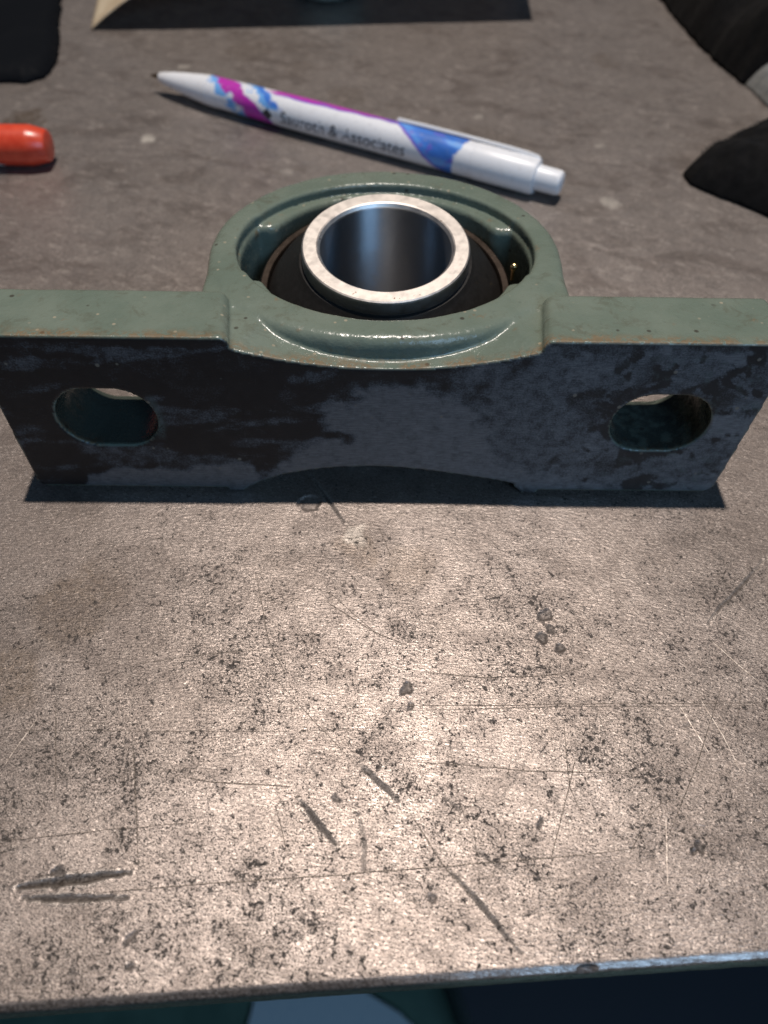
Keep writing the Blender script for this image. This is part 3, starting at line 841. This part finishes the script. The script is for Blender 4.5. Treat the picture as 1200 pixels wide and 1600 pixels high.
def heap(name, outline, height, edge, seed, fold=.35, fscale=.05, h=1.0, ragged=0.0, fold_dir=None, z0=.1):
    """a solid crumpled or padded thing standing on the table: closed skin over an outline"""
    pl = np.array(outline, float)
    lo, hi = pl.min(0) - 2, pl.max(0) + 2
    org = (lo + hi) / 2
    def f(x, y, z):
        shp = np.broadcast(x, y, z).shape
        X = np.broadcast_to(x, shp); Y = np.broadcast_to(y, shp)
        if shp[2] > 1 and z.shape[0] == 1:
            P2 = np.stack([X[:, :, 0].ravel(), Y[:, :, 0].ravel()], 1).astype(float)
        else:
            P2 = np.stack([X.ravel(), Y.ravel()], 1).astype(float)
        Pr = P2 + ragged * np.stack([vnoise(P2, .12, seed + 5, 3), vnoise(P2, .12, seed + 6, 3)], 1)
        d = poly_dist(Pr, pl)
        Q = P2 if fold_dir is None else np.stack([P2 @ np.array(fold_dir[0]), P2 @ np.array(fold_dir[1])], 1)
        rd = 1 - np.abs(vnoise(Q, fscale, seed, 3)) * 2
        top = height * (1 - np.exp(-np.maximum(d, 0) / edge)) * (1 + fold * rd)
        top = top.reshape(shp[0], shp[1], 1) if shp[2] > 1 else top.reshape(shp)
        d = d.reshape(top.shape)
        return np.maximum(np.maximum((z - top) * .6, -d), z0 - z)
    V, Fc = surface_nets(lambda x, y, z: f(x, y, z), (lo[0], lo[1], -1), (hi[0], hi[1], height * (1 + fold) + 3), h)
    return V, Fc, org

def cloth_mat(name, a, b, rough=.9, sheen=.3, scale=1.6):
    m = NT(name)
    v = m.units()
    w = m.noise(v, .25, 5, .65)
    k = m.noise(v, scale, 4, .7)
    m.set(Base_Color=m.mix(m.ramp(w, .3, .7), a, b), Roughness=rough, Normal=m.bump(k, .6, .5))
    m.p.inputs['Sheen Weight'].default_value = sheen
    m.p.inputs['Sheen Roughness'].default_value = .6
    m.p.inputs['Specular IOR Level'].default_value = .12
    return m.mat

def put_heap(name, label, cat, mat, *a, parent=None, **k):
    V, Fc, org = heap(name, *a, **k)
    o = link(name, mesh(name, V - np.array([org[0], org[1], 0]), Fc), mat)
    o.location = Vector((org[0], org[1], 0)) * S
    return tag(o, label, cat)

black = cloth_mat('black_cloth', C(.003, .003, .0033), C(.009, .0085, .0088), sheen=.02)
glove = put_heap('folded_fabric', 'pointed fold of black fabric with a stitched seam reaching in from the right edge', 'fabric', black,
         [(124, 141), (123, 149), (131, 158), (152, 174), (176, 193), (215, 205), (260, 190), (250, 120), (190, 98), (150, 117)], 14, 7, 71, fold=.5, fscale=.055, ragged=1.0, h=1.0)
# stitched seam running up the glove finger
gv = np.empty(len(glove.data.vertices) * 3, np.float32); glove.data.vertices.foreach_get('co', gv); gv = gv.reshape(-1, 3) / S
go = np.array(glove.location) / S
st_v, st_f = [], []
pth = np.array([(128, 150), (138, 158), (150, 166), (163, 175), (178, 182), (200, 188)], float)
pl_ = np.concatenate([[0], np.cumsum(np.linalg.norm(np.diff(pth, axis=0), axis=1))])
for d0 in np.arange(1, pl_[-1] - 2, 2.1):
    ends = []
    for d1 in (d0, d0 + 1.35):
        q_ = np.array([np.interp(d1, pl_, pth[:, 0]), np.interp(d1, pl_, pth[:, 1])]) - go[:2]
        near = gv[np.hypot(gv[:, 0] - q_[0], gv[:, 1] - q_[1]) < 1.0]
        ends.append(np.array([q_[0], q_[1], near[:, 2].max() if len(near) else 2.0]))
    a_, b_ = ends; t_ = (b_ - a_) / np.linalg.norm(b_ - a_); n_ = np.cross(t_, (0, 0, 1)); n_ /= np.linalg.norm(n_); u_ = np.cross(n_, t_)
    k0 = len(st_v)
    for c_, r_ in ((a_, .12), (a_ * .7 + b_ * .3, .34), (a_ * .3 + b_ * .7, .34), (b_, .12)):
        for i in range(6):
            st_v.append(tuple(c_ + r_ * (n_ * math.cos(i * math.pi / 3) + u_ * math.sin(i * math.pi / 3))))
    st_f += [tuple(int(v_) + k0 for v_ in f_) for f_ in grid_faces(6, 4, True)]
thread = NT('dark_thread'); thread.set(Base_Color=C(.03, .03, .032), Roughness=.7)
link('seam', mesh('seam', st_v, st_f), thread.mat, glove)
put_heap('black_cloth', 'crumpled black cloth heap at the upper right corner', 'cloth', black,
         [(155, 360), (157, 340), (160, 304), (164, 270), (172, 236), (182, 222), (230, 226), (300, 260), (320, 420), (160, 430)], 24, 6, 81, fold=.6, fscale=.03, ragged=1.6, h=1.5)
greyc = cloth_mat('grey_cloth', C(.20, .21, .21), C(.30, .30, .28), sheen=.1)
put_heap('grey_rag', 'small grey rag poking out beside the black cloth at the right edge', 'rag', greyc,
         [(178, 212), (174, 232), (180, 254), (215, 264), (228, 225), (205, 205)], 15, 5, 91, fold=.3, fscale=.1, ragged=1.0, h=.8)
blackp = NT('black_plastic'); bn = blackp.noise(blackp.units(), .5, 4)
blackp.set(Base_Color=C(.004, .005, .007), Roughness=blackp.ramp(bn, .3, .7, .6, .8)); blackp.p.inputs['Specular IOR Level'].default_value = .06
put_heap('black_case', 'black rounded case at the upper left corner behind the red marker', 'case', blackp.mat,
         [(-260, 222), (-176, 221), (-166, 222), (-160, 226), (-157, 234), (-157.5, 252), (-175, 322), (-178, 340), (-260, 340)], 6.0, 3.5, 95, fold=.15, fscale=.03, h=.9, ragged=2.0)

# sheet of brown paper, one corner down on the table, the rest lifted
pm = NT('beige_paper'); pn_ = pm.noise(pm.units(), .08, 5, .6)
pm.set(Base_Color=pm.mix(pm.ramp(pn_, .3, .7), C(.42, .33, .22), C(.55, .46, .33)), Roughness=.8)
nu, nv = 90, 60
uu, vv = np.meshgrid(np.linspace(0, 1, nu), np.linspace(0, 1, nv))
fx = -151 + 232 * uu
fy = 284 + 27 * uu
fz = .5 + 42 * (1 - np.exp(-uu * 4)) 
px_ = fx - 10 * vv * (1 - uu) + 6 * vv
py_ = fy + 150 * vv
pz_ = fz + 16 * np.sin(vv * 2.2) * (1 - .3 * uu) + 1.5 * vnoise(np.stack([fx.ravel(), py_.ravel()], 1), .05, 99, 3).reshape(fx.shape) * np.minimum(1, vv * 4 + uu * 3)
top_ = np.stack([px_, py_, pz_], -1).reshape(-1, 3); bot_ = top_ - np.array([0, 0, .5])
Fa = grid_faces(nu, nv)
bd = [i for i in range(nu)] + [j * nu + nu - 1 for j in range(1, nv)] + [(nv - 1) * nu + i for i in range(nu - 2, -1, -1)] + [j * nu for j in range(nv - 2, 0, -1)]
bd = np.array(bd); nb_ = np.roll(bd, -1); n0 = nu * nv
Fs = np.stack([bd, bd + n0, nb_ + n0, nb_], 1)
org = np.array([-151, 284, 0.])
pap = link('paper_sheet', mesh('paper_sheet', np.concatenate([top_, bot_]) - org, np.concatenate([Fa, Fa[:, ::-1] + n0, Fs])), pm.mat)
pap.location = Vector(org) * S
tag(pap, 'lifted beige paper sheet at the top edge casting a long shadow', 'paper')
bowl_m = NT('pale_green_plastic'); bowl_m.set(Base_Color=C(.42, .50, .44), Roughness=.4)
V, Fc = lathe([(.01, .1), (10, .15), (15, 1.0), (18.5, 4), (20, 9), (20.6, 20), (19.8, 20.4), (19.2, 18), (18, 6), (10, 2), (.01, 1.8)], 96)
bw = link('bowl', mesh('bowl', V, Fc), bowl_m.mat); bw.location = Vector((-31, 340, 0)) * S
tag(bw, 'pale green rounded bowl at the top edge of the picture', 'bowl')

# ================================================================== THINGS ON THE FLOOR
lb = cloth_mat('light_blue_paper', C(.70, .80, .86), C(.78, .86, .90), .7, 0, .05)
def slab(name, pts, th, mat, label, cat, z=-999.6):
    pts = np.array(pts, float); org = pts.mean(0); n = len(pts)
    c = pts - org
    V = [(x, y, 0) for x, y in c] + [(x * 1.0, y * 1.0, th * .8) for x, y in c] + [(x * .985, y * .985, th) for x, y in c]
    Fc = [tuple(range(n - 1, -1, -1)), tuple(range(2 * n, 3 * n))]
    for k in (0, 1):
        for i in range(n):
            j = (i + 1) % n
            Fc.append((k * n + i, k * n + j, (k + 1) * n + j, (k + 1) * n + i))
    o = link(name, mesh(name, V, Fc, False), mat)
    o.location = Vector((org[0], org[1], z)) * S
    return tag(o, label, cat)
slab('paper_bag', [(-160, 20), (-152, -72), (-175, -190), (30, -230), (70, -110), (37, -84), (-20, -55), (-40, 20)], 14, lb, 'light blue paper bag on the floor below the table edge', 'bag')
nv_ = NT('navy_box_paint'); nv_.set(Base_Color=C(.04, .043, .055), Roughness=.5)
slab('floor_box', [(95, 60), (92, -50), (150, -210), (520, -240), (470, -60), (440, 60)], 150, nv_.mat, 'dark navy box on the floor below the right table edge', 'box')
